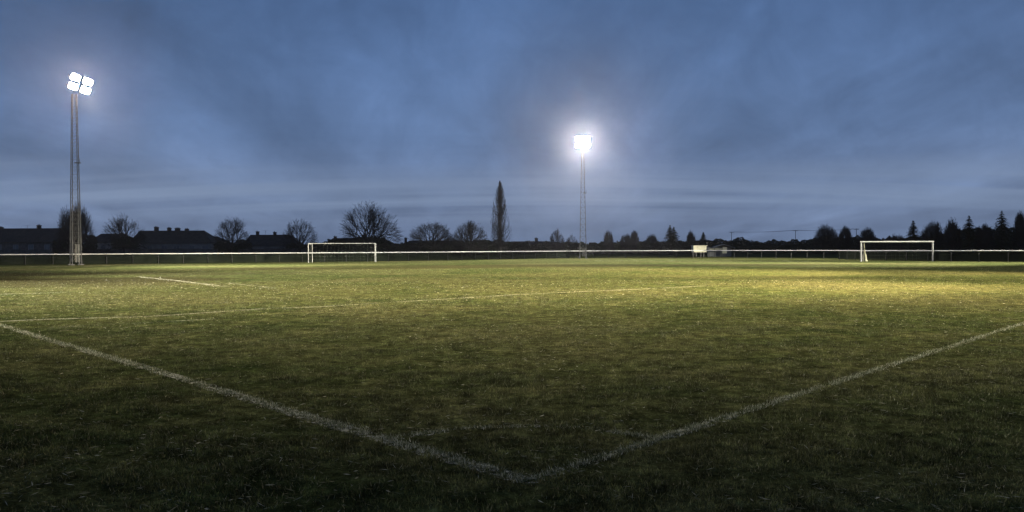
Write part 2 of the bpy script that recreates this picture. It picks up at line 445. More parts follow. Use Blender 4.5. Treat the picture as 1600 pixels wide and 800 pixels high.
# ------------------------------------------------------------------ floodlight towers
def light_tower(base, height, face, base_w, top_w, aims, warm, label, power, guard, sp=.83, row=.50, w=1.34, h=.84, roll=0.0, glass=None, shift=0.0):
    rz = math.atan2(face[1], face[0]) - math.pi / 2          # local +Y looks along "face"
    t = thing('floodlight_tower', base, label, 'floodlight tower', 'floodlight towers round the pitch', rz)
    Hm = height - 1.2                                        # top of the mast, below the lamps
    def corner_at(i, zz):
        k = zz / Hm
        w = (base_w * (1 - k) + top_w * k) / 2
        return Vector(((-1, 1, 1, -1)[i] * w, (-1, -1, 1, 1)[i] * w, zz))
    for i in range(4):
        MB().tube(corner_at(i, 0.1), corner_at(i, Hm), 0.043, 0.034, 6).build('leg', M['steel'], t)
    br = MB()
    zs = [0.35]
    while zs[-1] < Hm - 0.3:
        zs.append(zs[-1] + 0.55 + 0.55 * (1 - zs[-1] / Hm))
    zs[-1] = Hm - 0.05
    for a, c in zip(zs[:-1], zs[1:]):
        for i in range(4):
            j = (i + 1) % 4
            br.tube(corner_at(i, a), corner_at(j, c), 0.012, None, 4, False)
            br.tube(corner_at(j, a), corner_at(i, c), 0.012, None, 4, False)
            br.tube(corner_at(i, c), corner_at(j, c), 0.015, None, 4, False)
    br.build('lattice_bracing', M['steel'], t)
    for i in range(4):
        q = corner_at(i, 0.0); MB().box((q.x, q.y, 0.05), (0.36, 0.36, 0.12)).build('footing', M['timber'], t)
    if guard:
        gb = MB()                                           # pale anti-climb panels round the lowest part
        for i in range(4):
            j = (i + 1) % 4
            for q in range(3):
                u0, u1 = (0.06 + q * 0.31, 0.06 + q * 0.31 + 0.08)
                if (i + q) % 3 == 2: continue
                A = corner_at(i, 0.3).lerp(corner_at(j, 0.3), u0) * 1.0; B = corner_at(i, 0.3).lerp(corner_at(j, 0.3), u1)
                C = corner_at(i, guard).lerp(corner_at(j, guard), u1); D = corner_at(i, guard).lerp(corner_at(j, guard), u0)
                nrm = (B - A).cross(D - A).normalized() * 0.03
                gb.poly([A + nrm, B + nrm, C + nrm, D + nrm]); gb.poly([D + nrm * 1.6, C + nrm * 1.6, B + nrm * 1.6, A + nrm * 1.6])
        gb.build('climbing_guard', M['steel'], t)
    pl = MB().box((-base_w * 0.30, 0, Hm * 0.60), (0.55, 0.45, 0.08)); pl.tube((-base_w * .30 - .25, -.2, Hm * .6), (-base_w * .30 - .25, -.2, Hm * .6 + .5), 0.02)
    pl.build('rest_platform', M['steel'], t)
    # head: two cross bars, four lamps in two rows
    hz = height
    hf = MB()
    for s_ in (-1, 1):
        hf.box((0, -0.10, s_ * row), (2 * sp + 1.2, 0.10, 0.12))
        hf.box((s_ * 0.25, -0.22, -0.10), (0.08, 0.08, 1.9))
    Rr = Matrix.Rotation(roll, 4, 'Y'); top = Vector((shift, 0, hz))
    hf.build('head_frame', M['steel'], t).matrix_local = Matrix.Translation(top) @ Rr
    k = 0
    tilt = math.radians(22)
    Rm = Matrix.Rotation(-tilt, 4, 'X')
    R3 = Matrix.Rotation(rz, 3, 'Z')
    for ix, iz in ([(-1, -1), (-1, 1), (1, -1), (1, 1)] + [(2.7, -1)] * (len(aims) - 4)):
        if True:
            c = top + Rr.to_3x3() @ Vector((ix * sp, 0.22, iz * row))
            hb = MB()
            dp = 0.34
            # tapered reflector housing, open front with a visor lip on top
            fr = [(-w / 2, 0.17, -h / 2), (w / 2, 0.17, -h / 2), (w / 2, 0.17, h / 2), (-w / 2, 0.17, h / 2)]
            bk = [(-w * .30, -dp / 2, -h * .30), (w * .30, -dp / 2, -h * .30), (w * .30, -dp / 2, h * .30), (-w * .30, -dp / 2, h * .30)]
            for i in range(4):
                j = (i + 1) % 4
                hb.poly([fr[i], fr[j], bk[j], bk[i]][::-1])
            hb.poly(bk)
            for (bc, bs) in (((0, 0.20, h / 2), (w + .06, .10, .05)), ((0, 0.19, -h / 2), (w + .06, .06, .05)), ((-w / 2, 0.19, 0), (.05, .06, h - .06)), ((w / 2, 0.19, 0), (.05, .06, h - .06))):
                hb.box(bc, bs)
            fl = hb.build('floodlight', M['housing'], t)
            fl.matrix_local = Matrix.Translation(c) @ Rr @ Rm
            gp = MB(); gx, gz, ch = w / 2 - .03, h / 2 - .03, .17
            gp.poly([(-gx, .165, -gz + ch), (-gx, .165, gz - ch), (-gx + ch, .165, gz), (gx - ch, .165, gz), (gx, .165, gz - ch), (gx, .165, -gz + ch), (gx - ch, .165, -gz), (-gx + ch, .165, -gz)])
            gp.build('lamp_glass', M['lamp_warm'] if warm else M[glass or 'lamp_white'], fl)
            # the beam this lamp throws
            tx, ty, half, pw = aims[k]; k += 1
            ld = bpy.data.lights.new('floodlight_beam', 'SPOT')
            ld.energy = power * pw; ld.spot_size = math.radians(half * 2); ld.spot_blend = 1.0; ld.shadow_soft_size = 0.35
            ld.color = (1.0, .80, .48) if warm else (1.0, .95, .78)
            lo = bpy.data.objects.new('floodlight_beam', ld); COL.objects.link(lo)
            wp = Vector(base) + R3 @ (c + (Rr.to_3x3() @ Rm.to_3x3() @ Vector((0, 0.42, 0))))
            lo.location = wp
            lo.rotation_euler = (Vector((tx, ty, 0)) - wp).to_track_quat('-Z', 'Y').to_euler()
    return t
T1 = ground(118.5, 414.2); T2 = ground(911, 403.6)
light_tower(T1, at(122.5, 130, T1.y).z, (.70, -.71), 0.92, 0.42, [(-28, 66, 23, .10), (-20, 70, 22, .12), (-12, 76, 22, .12), (-30, 78, 24, .05)], False,
            'lattice floodlight tower with four separate glowing lamps beside the row of houses', 1.5e6, 2.3, .62, .51, .94, .68, roll=math.radians(-13), shift=-.55)
light_tower(T2, at(911, 222, T2.y).z, (-.06, -1), 1.05, 0.36, [(2, 92, 21, .10), (18, 92, 21, .10), (-12, 98, 22, .10), (26, 98, 24, .08)], False,
            'lattice floodlight tower with lamps fused into one white glare beyond the pitch', 1.5e6, 1.6, .60, .50, 1.02, .80, glass='lamp_glare')
light_tower(Vector((39, 31, 0)), 18.5, (-.9, .35), 1.05, 0.36, [(13.5, 27.5, 29.8, .15), (1, 33, 22, .32), (22, 46, 24, .13), (4, 56, 20, .50)], True,
            'lattice floodlight tower with warm lamps beside the worn touchline', 1.5e6, 1.6)
light_tower(Vector((70, 66, 0)), 18.5, (-.95, .2), 1.05, 0.36, [(42, 77, 22, .24), (22, 72, 18, .50), (8, 82, 14, .7), (30, 116, 15, .5)], False,  # tower out of view, added to light the far turf and rail
            'unseen lattice floodlight tower added past the conifers to light the far turf', 1.5e6, 1.6, glass='lamp_soft')
light_tower(Vector((-54, 44, 0)), 18.5, (.95, .2), 1.05, 0.36, [(-15, 30, 17.8, .40), (-6, 50, 18, .40), (-22, 83, 12, .18), (-36, 90, 10, .10)], False,  # another tower out of view, added to light the muddy side of the pitch
            'unseen lattice floodlight tower added beyond the muddy patch to light the turf', 1.5e6, 1.6, glass='lamp_soft')

# ------------------------------------------------------------------ white rail fence round the pitch
def rail_fence():
    px = [(-230, 416.0), (-40, 414.5), (250, 411.8), (500, 409.6), (700, 407.4), (890, 403.4), (935, 402.9), (1100, 402.7), (1310, 405.2), (1345, 406.6), (1480, 408.6), (1640, 410.2), (1900, 412.5)]
    pts = [ground(*q) for q in px]
    HR = 1.17
    root = thing('rail_fence', pts[4], 'long white tubular rail on posts running right across the far side of the pitch', 'fence')
    inv = lambda v: Vector(v) - pts[4]
    r_ = MB()
    for a, c in zip(pts[:-1], pts[1:]):
        r_.tube(inv(a) + Vector((0, 0, HR)), inv(c) + Vector((0, 0, HR)), 0.052, None, 8)
    r_.build('rail', M['rail_paint'], root)
    carry = 0.0
    for a, c in zip(pts[:-1], pts[1:]):
        ll = (c - a).length; d_ = (c - a) / ll; s_ = carry
        while s_ < ll:
            q = inv(a + d_ * s_)
            pm = MB(); pm.tube(q + Vector((0, 0, -0.1)), q + Vector((0, 0, HR - 0.05)), 0.04, None, 6)
            pm.build('post', M['dark_post'], root); s_ += 2.75
        carry = s_ - ll
    for i0, i1 in ((0, 5), (8, 12)):
        nm = MB()
        for i in range(i0, i1):
            a, c = pts[i], pts[i + 1]; k = max(1, int((c - a).length / 2.0))
            for j in range(k):
                A = inv(a.lerp(c, j / k)); C = inv(a.lerp(c, (j + 1) / k)); off = Vector((0, 0.07, 0))
                b0 = 0.03; t0 = HR - 0.13 + 0.03 * math.sin(j * 2.3 + i)
                nm.poly([A + off + Vector((0, 0, b0)), C + off + Vector((0, 0, b0)), C + off + Vector((0, 0, t0)), A + off + Vector((0, 0, t0))])
        nm.build('netting', M['windbreak'], root)
rail_fence()

# ------------------------------------------------------------------ goals
def goal(left_px, right_px, top_py, depth, back_shift, label, post_r, gathered, taper=0.0):
    A = ground(*left_px); B = ground(*right_px)
    Hh = (at(left_px[0], top_py[0], A.y).z + at(right_px[0], top_py[1], B.y).z) / 2
    root = thing('football_goal', A, label, 'goal', 'football goals on the far side')
    u = B - A
    back = Vector((back_shift, depth, 0)); back_r = Vector((back_shift + taper, depth, 0))
    up = Vector((0, 0, Hh)); o0 = Vector((0, 0, 0))
    for q in (o0, u):
        MB().tube(q + Vector((0, 0, -.1)), q + up - Vector((0, 0, post_r)), post_r, None, 10).build('post', M['white_paint'], root)
    MB().tube(up - u.normalized() * post_r, up + u + u.normalized() * post_r, post_r, None, 10).build('crossbar', M['white_paint'], root)
    hb = Hh * 0.98
    for q, back in ((o0, back), (u, back_r)):
        st = MB()
        st.tube(q + back + Vector((0, 0, -.1)), q + back + Vector((0, 0, hb)), 0.035, None, 8)
        st.tube(q + Vector((0, post_r, hb)), q + back + Vector((0, 0, hb)), 0.03, None, 8)
        st.build('net_support', M['white_paint'] if not gathered else M['dark_metal'], root)
    # netting: cords on the back and the two sides
    nt = MB()
    def sheet(P, Q, h):
        k = max(2, int((Q - P).length / 0.45)); kz = 6
        for i in range(k + 1):
            a = P.lerp(Q, i / k)
            sag = 0.10 * math.sin(math.pi * i / k)
            nt.tube(a, a + Vector((0, 0, h - sag)), 0.0026, None, 3, False)
        for j in range(1, kz + 1):
            for i in range(k):
                s0, s1 = 0.10 * math.sin(math.pi * i / k), 0.10 * math.sin(math.pi * (i + 1) / k)
                nt.tube(P.lerp(Q, i / k) + Vector((0, 0, (h - s0) * j / kz)), P.lerp(Q, (i + 1) / k) + Vector((0, 0, (h - s1) * j / kz)), 0.0026, None, 3, False)
    back = Vector((back_shift, depth, 0))
    sheet(back, u + back_r, hb * 0.97)
    sheet(Vector((0, 0.05, 0)), back, hb * 0.97)
    sheet(u + Vector((0, 0.05, 0)), u + back_r, hb * 0.97)
    nt.build('net', M['net_cord'], root)
    if gathered:
        gn = MB(); g0 = Vector((u.x * 0.095, 0.9, 0))          # white net pulled together near one post
        prof = [(0.02, 0.22), (0.55, 0.19), (0.9, 0.12), (1.3, 0.06), (1.9, 0.045), (hb - 0.05, 0.035)]
        for i in range(len(prof) - 1):
            z0_, r0_ = prof[i]; z1_, r1_ = prof[i + 1]
            gn.tube(g0 + Vector((0.06 * (2 - z0_), 0, z0_)), g0 + Vector((0.06 * (2 - z1_), 0, z1_)), r0_, r1_, 9, False)
        for (bx, by, bh) in ((0.40, 0.2, 0.7), (0.25, -0.1, 0.5)):
            gn.tube(g0 + Vector((bx, by, 0)), g0 + Vector((bx * .3, by, bh)), 0.12, 0.04, 7, False)
        gn.build('gathered_net', M['net_white'], root)
goal((481.8, 410.4), (587.2, 409.4), (380.2, 380.6), 1.9, 0.0, 'white football goal with a doubled upright at one end in front of the dark houses', 0.038, False, -0.45)
goal((1345.5, 408.7), (1457.5, 408.3), (378.4, 377.0), 1.6, 0.9, 'white football goal with bunched pale netting in front of the conifers', 0.078, True)

# ------------------------------------------------------------------ dugouts behind the rail
def dugouts():
    A = at(1082, 396, 134); B = at(1102, 396, 134); w = (B - A).x
    root = thing('team_shelter', ((A.x + B.x) / 2, 134, 0), 'small cream painted box shelter on short legs behind the white rail', 'shelter', 'shelters behind the rail')
    top = at(1092, 384.4, 134).z; bot = 0.84
    MB().box((0, 0, (top + bot) / 2), (w, 1.5, top - bot)).build('body', M['cream'], root)
    MB().box((0.05, 0, top + 0.05), (w + 0.22, 1.8, 0.09)).build('roof', M['cream'], root)
    for x in (-w * .5 - .05, -w * .28, w * .08, w * .30):
        MB().box((x, -0.70, 0.42), (0.13, 0.13, 0.84)).build('leg', M['timber'], root)
    MB().box((w * .5 + .08, 0, (top + bot) / 2), (0.12, 1.4, top - bot)).build('end_panel', M['brick'], root)
    for x in (0.6, 1.1):
        MB().box((w * .5 + x * .5, 0.5, top + 0.35 + .15 * x), (0.06, 0.06, 0.5)).build('vent_pipe', M['timber'], root)
    A = at(1104, 396, 136); B = at(1146, 396, 136); w = (B - A).x; c = (A.x + B.x) / 2
    root = thing('team_shelter', (c, 136, 0), 'low open shelter with a curved grey roof and one pale upright panel', 'shelter', 'shelters behind the rail')
    e = at(1126, 386, 136).z; rt = at(1132, 381.8, 136).z
    rf = MB()
    pr = [(-w * .28, e - .05), (-w * .05, e + (rt - e) * .7), (w * .12, rt), (w * .32, e + (rt - e) * .55), (w * .5, e - .1)]
    for (x0, z0_), (x1, z1_) in zip(pr[:-1], pr[1:]):
        rf.poly([(x0, -1, z0_), (x1, -1, z1_), (x1, 1, z1_), (x0, 1, z0_)])
        rf.poly([(x0, 1, z0_ - .08), (x1, 1, z1_ - .08), (x1, -1, z1_ - .08), (x0, -1, z0_ - .08)])
        rf.poly([(x0, -1, z0_ - .08), (x1, -1, z1_ - .08), (x1, -1, z1_), (x0, -1, z0_)])
    rf.build('roof', M['render_wall'], root)
    MB().box((w * .13, -0.8, e / 2 + .3), (0.75, 0.1, e - .6)).build('front_panel', M['cream'], root)
    MB().box((w * .02, 0.8, e * .5), (w * .9, 0.08, e * .95)).build('back_panel', M['render_wall'], root)
    for x in (-w * .45, -w * .26, w * .48):
        MB().box((x, -0.85, e * .42), (0.10, 0.10, e * .84)).build('post', M['timber'], root)
    MB().box((-w * .22, -0.85, e * .80), (w * .5, 0.08, 0.12)).build('rail', M['cream'], root)
dugouts()

# ------------------------------------------------------------------ houses
def house(px0, px1, ridge_py, eave_py, Y, hip, chimneys, label, wall='brick', depth=8.0, nwin=5, group='houses behind the pitch', aerials=(), bury=False):
    A, B = at(px0, 390, Y), at(px1, 390, Y)
    w = B.x - A.x; cxm = (A.x + B.x) / 2; mid = (px0 + px1) / 2
    zr = at(mid, ridge_py, Y).z; ze = at(mid, eave_py, Y).z
    root = thing('house', (cxm, Y, 0), label, 'house', group)
    MB().box((0, depth / 2, ze / 2), (w, depth, ze)).build('wall', M[wall], root)
    hl, hr = hip[0] * 1.0, hip[1] * 1.0
    ov = 0.35
    x0, x1, y0, y1 = -w / 2 - ov, w / 2 + ov, -ov, depth + ov
    rl, rr = x0 + hl, x1 - hr; ym = depth / 2
    zb = ze - 0.02
    rf = MB()
    rf.poly([(x0, y0, zb), (x1, y0, zb), (rr, ym, zr), (rl, ym, zr)])
    rf.poly([(x1, y1, zb), (x0, y1, zb), (rl, ym, zr), (rr, ym, zr)])
    rf.poly([(x1, y0, zb), (x1, y1, zb), (rr, ym, zr)])
    rf.poly([(x0, y1, zb), (x0, y0, zb), (rl, ym, zr)])
    rf.poly([(x0, y1, zb), (x1, y1, zb), (x1, y0, zb), (x0, y0, zb)])
    r_ = rf.build('roof', M['roof'], root)
    for (cp, ct, cw) in chimneys:
        X = at(cp, ct, Y + ym).x - cxm; zt = at(cp, ct, Y + ym).z; wd = cw * Y / F_PX
        cm = MB(); cm.box((X, ym, (zr - .8 + zt - .22) / 2), (wd, .7, zt - .22 - zr + .8)); cm.box((X, ym, zt - .28), (wd + .16, .86, .12))
        for k in range(max(1, int(wd / .35))):
            cm.tube((X - wd / 2 + .18 + k * .35, ym, zt - .24), (X - wd / 2 + .18 + k * .35, ym, zt), .11, .09, 7)
        cm.build('chimney', M['chimney'], r_)
    for (cp, ct) in aerials:
        X = at(cp, ct, Y + ym).x - cxm; zt = at(cp, ct, Y + ym).z
        am = MB(); am.tube((X, ym, zr - .1), (X, ym, zt), .03, None, 5); am.tube((X - .7, ym, zt - .1), (X + .7, ym, zt - .1), .02, None, 4)
        for k in range(6): am.tube((X - .6 + k * .24, ym - .3, zt - .1), (X - .6 + k * .24, ym + .3, zt - .1), .012, None, 4)
        am.build('aerial', M['dark_metal'], r_)
    for k in range(nwin):
        X = -w / 2 + w * (k + .5) / nwin + random.uniform(-.3, .3); ww = random.uniform(1.1, 1.7)
        zc = ze - 1.25
        fm = MB()
        fm.box((X, -.03, zc + .62), (ww + .14, .08, .08)); fm.box((X, -.03, zc - .62), (ww + .14, .12, .08))
        for s_ in (-1, 0, 1): fm.box((X + s_ * ww / 2, -.03, zc), (.07, .08, 1.16))
        f_ = fm.build('window', M['render_wall'], root)
        pm = MB(); pm.box((X, -.012, zc), (ww, .02, 1.14)); pm.build('pane', M['glass'], f_)
    return root
house(-140, 88, 356.2, 378.5, 185, (0.0, 0.6), [(61, 350.5, 5), (2, 353.5, 5), (-60, 352, 6)], 'long dark terrace with a straight ridge running out past the leaning lattice tower', 'brick', 8, 9, aerials=[(43, 352)])
house(137, 184, 364.6, 379.5, 192, (1.6, 0.3), [], 'low dark roofed house half hidden by the bare tree beside the tower', 'render_wall', 8, 3)
house(203, 330, 359.6, 380, 185, (0.8, 3.6), [(244.5, 353.3, 5.5), (264.5, 354.6, 5), (277.5, 355.2, 7), (292, 356.2, 5)], 'long house with four chimneys along its ridge', 'render_wall', 8, 6, aerials=[(309, 358)])
house(322, 349, 369, 381, 188, (0.3, 3.0), [], 'low lean-to roofed wing at the end of the four chimney house', 'brick', 7, 2)
house(379, 462, 366.2, 384, 182, (0.9, 2.8), [(402.5, 360.2, 4), (429.5, 361.2, 4)], 'house with two small chimneys between two bare trees', 'render_wall', 8, 5, aerials=[(415, 360)])
house(508, 600, 371.5, 383, 196, (1.5, 1.5), [(524, 368, 4)], 'dark house behind the doubled upright of the goal', 'brick', 8, 5)
house(632, 728, 375.5, 386, 205, (1.0, 1.5), [(634, 370.5, 4), (700, 372, 4)], 'pale walled low house behind the two smaller round bare trees', 'render_wall', 8, 6)
house(736, 768, 374.5, 386, 215, (1.0, 1.0), [], 'small dark house beside the tall poplar', 'brick', 8, 2)
house(796, 862, 376.8, 388, 235, (0.8, 0.8), [(838, 371.0, 5)], 'distant dark house with one broad chimney past the poplar', 'brick', 8, 4)
house(922, 946, 378.5, 389, 245, (0.5, 3.0), [], 'distant small house just past the glaring lattice tower', 'render_wall', 8, 2)

# garden fences under the houses
def garden_fence(px0, px1, Y, h, label):
    A, B = at(px0, 390, Y), at(px1, 390, Y); w = B.x - A.x
    root = thing('garden_fence', ((A.x + B.x) / 2, Y, 0), label, 'fence', 'garden fences below the houses')
    k = max(1, round(w / 1.85))
    pm = MB()
    for i in range(k):
        hh = h + random.uniform(-.12, .12)
        pm.box((-w / 2 + w * (i + .5) / k, 0, hh / 2 + .05), (w / k - .12, .04, hh))
    pm.build('fence_boards', M['timber'], root)
    for i in range(k + 1): MB().box((-w / 2 + w * i / k, 0, h / 2 + .05), (.11, .11, h + .1)).build('post', M['timber'], root)
garden_fence(-60, 100, 172, 1.75, 'timber garden fence in front of the long dark terrace')
garden_fence(130, 340, 172, 1.8, 'timber garden fence in front of the four chimney house')
garden_fence(372, 480, 170, 1.8, 'timber garden fence in front of the two chimney house')
garden_fence(620, 760, 190, 1.9, 'timber garden fence in front of the pale walled house')

# ------------------------------------------------------------------ trees
def bare_tree(px, base_Y, top_py, half_w_px, seed, label, style='round', group='bare trees behind the pitch', dens=1.0, trunk_frac=0.26, asym=0.0):
    rs = random.Random(seed)
    P = at(px, 390, base_Y)
    H = at(px, top_py, base_Y).z * 1.03; Wd = half_w_px * base_Y / F_PX * 1.14
    root = thing('bare_tree', (P.x, base_Y, 0), label, 'tree', group)
    tr, cr = MB(), MB()
    rnd = style == 'round'
    zf = (trunk_frac if rnd else 0.07) * H                 # where the bole forks
    def pos(d, r): return Vector((d.x * Wd * r, d.y * Wd * r, zf + d.z * (H - zf) * r))
    def jit(d, s_):
        q = Vector((d.x + rs.gauss(0, s_), d.y + rs.gauss(0, s_), d.z + rs.gauss(0, s_)))
        return q.normalized() if q.length > .01 else d
    def limb(mb, a, b, r0, r1, k, sides, wob):
        ln = (b - a).length; pts = [a]
        for i in range(1, k):
            q = a.lerp(b, i / k) + Vector((rs.gauss(0, wob), rs.gauss(0, wob), rs.gauss(0, wob) + .25 * wob)) * ln; pts.append(q)
        pts.append(b)
        for i in range(k):
            mb.tube(pts[i], pts[i + 1], r0 + (r1 - r0) * i / k, r0 + (r1 - r0) * (i + 1) / k, sides, False)
        return pts
    def along(pts, u):
        x = u * (len(pts) - 1); i = min(int(x), len(pts) - 2); return pts[i].lerp(pts[i + 1], x - i)
    if rnd: limb(tr, Vector((0, 0, -.1)), Vector((0, 0, zf)), .030 * H, .022 * H, 4, 8, .012)
    n1 = max(7, int(round((12 if rnd else 17) * dens))); cmin = -0.02 if rnd else 0.45
    ph = rs.uniform(0, 6.28)
    for a in range(n1):
        ct = 1 - (1 - cmin) * (a + .5) / n1; st = math.sqrt(max(0, 1 - ct * ct)); an = ph + a * 2.39996 + rs.gauss(0, .2)
        d1_ = jit(Vector((st * math.cos(an), st * math.sin(an), ct)), .08)
        k1 = rs.uniform(.86, 1.04)
        start = Vector((0, 0, zf * rs.uniform(.80, 1.0)))
        L1 = limb(tr, start, pos(d1_, .42 * k1), .0125 * H, .0062 * H, 4, 6, .035)
        for b in range(4 + (rs.random() < .6)):
            d2_ = jit(d1_, .27); k2 = k1 * rs.uniform(.92, 1.06)
            L2 = limb(cr, along(L1, rs.uniform(.45, 1)), pos(d2_, .66 * k2), .0062 * H, .0034 * H, 3, 5, .05)
            for c in range(4):
                d3_ = jit(d2_, .16)
                L3 = limb(cr, along(L2, rs.uniform(.35, 1)), pos(d3_, .84 * k2), .0034 * H, .0018 * H, 3, 3, .05)
                for e in range(4):
                    d4_ = jit(d3_, .10)
                    L4 = limb(cr, along(L3, rs.uniform(.3, 1)), pos(d4_, k2 * rs.uniform(.88, 1.02)), max(.0017 * H, .012), .009, 2, 3, .06)
                    for t in range(3):
                        q = along(L4, rs.uniform(.3, 1)); d5_ = jit(d4_, .55)
                        cr.tube(q, q + Vector((d5_.x * Wd, d5_.y * Wd, d5_.z * (H - zf) * .8)) * rs.uniform(.04, .09), .013, .009, 3, False)
    tr.build('trunk', M['bark'], root); cr.build('crown', M['twig'], root)
    return root
bare_tree(117, 160, 316, 27, 3, 'dense bushy bare tree standing behind the lattice tower', 'bush', dens=1.15)
bare_tree(194, 172, 333.5, 33, 4, 'bare tree rising over the low roof beside the tower', dens=0.9, trunk_frac=.22)
bare_tree(361, 165, 337, 31, 5, 'round bare tree between the four chimney house and the two chimney house', dens=0.95, trunk_frac=.24)
bare_tree(469, 165, 342.5, 27, 6, 'round bare tree beside the doubled upright of the goal', dens=1.0, trunk_frac=.24)
bare_tree(579, 158, 319, 46, 7, 'largest and broadest bare tree above the goal', dens=1.25, trunk_frac=.24)
bare_tree(674, 170, 343.5, 37, 8, 'bare tree with a wide flat crown over the pale walled house', dens=1.45, trunk_frac=.24)
bare_tree(734, 168, 342.5, 28, 9, 'compact round bare tree next to the poplar', dens=1.4, trunk_frac=.24)
bare_tree(870, 200, 357.5, 13, 10, 'small bare tree closest to the glaring tower', dens=.85, trunk_frac=.2)
bare_tree(894, 215, 367, 11, 12, 'tiny bare tree just in front of the glaring tower', dens=.8, trunk_frac=.2)
bare_tree(951, 200, 360, 9, 13, 'narrow bare tree just past the glaring tower', 'bush', dens=.9)
bare_tree(979, 205, 365.5, 11, 14, 'low bare tree in front of the pair beside the twin topped conifer', 'bush', dens=.85)
bare_tree(991, 203, 359.5, 9, 15, 'pointed bare tree of the pair before the twin topped conifer', 'bush', dens=.9)
bare_tree(1019, 203, 365.5, 12, 16, 'rounded bare shrub tree next to the twin topped conifer', 'bush', dens=1.0)
bare_tree(1080, 195, 361, 9, 17, 'bent dark bare tree above the cream shelter', 'bush', dens=1.0)
bare_tree(1291, 170, 351, 22, 18, 'tall spreading bare tree where the overhead wires end', 'bush', dens=1.1)
bare_tree(1321, 172, 354, 12, 19, 'bare tree touching the one where the wires end', 'bush', dens=1.0)
bare_tree(1355, 172, 355.5, 15, 20, 'bare tree directly above the goal with bunched netting', 'bush', dens=1.0)
bare_tree(1457, 168, 346.5, 20, 21, 'hazy bare tree between the conifers and above the goal post', 'bush', dens=1.15)
bare_tree(1488, 166, 341.5, 13, 22, 'dense dark bare tree before the second conifer', 'bush', dens=1.2)
bare_tree(1538, 170, 350.5, 16, 23, 'low bare tree between the two tallest conifers', 'bush', dens=1.15)
bare_tree(1594, 160, 331.5, 11, 24, 'tall narrow bare tree at the very edge beyond the tallest conifer', 'bush', dens=1.2)
bare_tree(1402, 170, 366, 14, 25, 'low scrubby bare tree at the foot of the first conifer', 'bush', dens=1.0)

def poplar(px, Y, top_py, half_w_px, label):
    rs = random.Random(31)
    P = at(px, 390, Y); H = at(px, top_py, Y).z; Wd = half_w_px * Y / F_PX
    root = thing('poplar_tree', (P.x, Y, 0), label, 'tree')
    tr, cr = MB(), MB()
    prev = Vector((0, 0, -.1)); k = 14
    for i in range(k):
        q = Vector((rs.gauss(0, .05), rs.gauss(0, .05), H * .97 * (i + 1) / k))
        tr.tube(prev, q, .36 * (1 - i / k) ** .8 + .03, .36 * (1 - (i + 1) / k) ** .8 + .03, 8, False); prev = q
    tr.build('trunk', M['bark'], root)
    prof = lambda u: Wd * float(np.interp(u, [0, .12, .35, .6, .8, .93, 1.0], [.6, .86, 1.0, .78, .50, .24, .03]))
    for i in range(470):
        u0 = rs.uniform(.07, .93); a = rs.uniform(0, 2 * math.pi)
        ln = min(H * rs.uniform(.12, .24) * (1 - .3 * u0), H * (1 - u0) * rs.uniform(.6, 1.0))
        p = Vector((0, 0, H * u0)); out = prof(min(1, u0 + ln / H)) * rs.choice((rs.uniform(.25, .45), rs.uniform(.8, 1.05))) * (1 + .20 * math.sin(3 * a + 9 * u0))
        dirv = Vector((math.cos(a), math.sin(a), 0)); ks = 5; r = .05 * (1 - .5 * u0)
        for j in range(ks):
            s0 = (j + 1) / ks
            q = Vector((0, 0, H * u0 + ln * s0 ** 1.25)) + dirv * out * (1 - (1 - s0) ** 1.9) + Vector((rs.gauss(0, .06), rs.gauss(0, .06), 0))
            cr.tube(p, q, max(.018, r * (1 - j / ks)), max(.016, r * (1 - s0)), 3, False)
            if j:
                for _ in range(2):
                    tw = q + Vector((rs.gauss(0, .14), rs.gauss(0, .14), rs.uniform(.4, .9)))
                    if tw.z < H and math.hypot(tw.x, tw.y) < prof(tw.z / H) * 1.1: cr.tube(q, tw, .014, .010, 3, False)
            p = q
    cr.build('crown', M['twig'], root)
poplar(781.5, 170, 281.5, 15.5, 'tall slender bare poplar standing well above every other tree')

def conifer(px, Y, top_py, half_w_px, seed, label, tops=((0, 1.0),), group='dark conifers'):
    rs = random.Random(seed)
    P = at(px, 390, Y); H = at(px, top_py, Y).z; Wd = half_w_px * Y / F_PX
    root = thing('conifer_tree', (P.x, Y, 0), label, 'tree', group)
    tr = MB(); L = []
    for (ox, kh) in tops:
        ox *= Y / F_PX; h = H * kh
        tr.tube((ox * .3, 0, -.1), (ox, 0, h * .97), .22, .02, 7, False)
        nw = 34
        for i in range(nw):
            u = (i + rs.random() * .6) / nw; zc = h * (.06 + .94 * u)
            rad = min(Wd, (h - zc) * .58 + .10) * rs.uniform(.78, 1.12)
            nb_ = 15
            for b_ in range(nb_):
                a = rs.uniform(0, 2 * math.pi); rr = rad * rs.uniform(.7, 1.08)
                for s_ in range(7):
                    t = (s_ + rs.random()) / 7
                    c = np.array([ox + math.cos(a) * rr * t, math.sin(a) * rr * t, zc - .28 * rr * t * t + rs.gauss(0, .05)])
                    sz = min(.30, .08 + .14 * rad) * (1.1 - .5 * t)
                    d_ = np.array([math.cos(a + rs.uniform(-.9, .9)), math.sin(a + rs.uniform(-.9, .9)), rs.uniform(-.45, .35)])
                    e_ = np.array([-math.sin(a), math.cos(a), rs.uniform(-.6, .6)])
                    L += [c - e_ * sz * .5, c + d_ * sz * 1.5, c + e_ * sz * .5]
        L += [np.array([ox - .06, 0, h * .93]), np.array([ox, 0, h]), np.array([ox + .06, 0, h * .93])]
    tr.build('trunk', M['bark'], root)
    tri_mesh('crown', np.array(L), M['conifer'], root)
conifer(1049, 185, 351.5, 16, 1, 'broad dark conifer with twin tops near the cream shelter', tops=((-2.0, 1.0), (4.0, .94)))
conifer(1099, 188, 362.5, 7, 2, 'small conifer behind the cream shelter')
conifer(1427, 165, 344.2, 14, 3, 'conifer rising just inside the goal post, first of three in the belt')
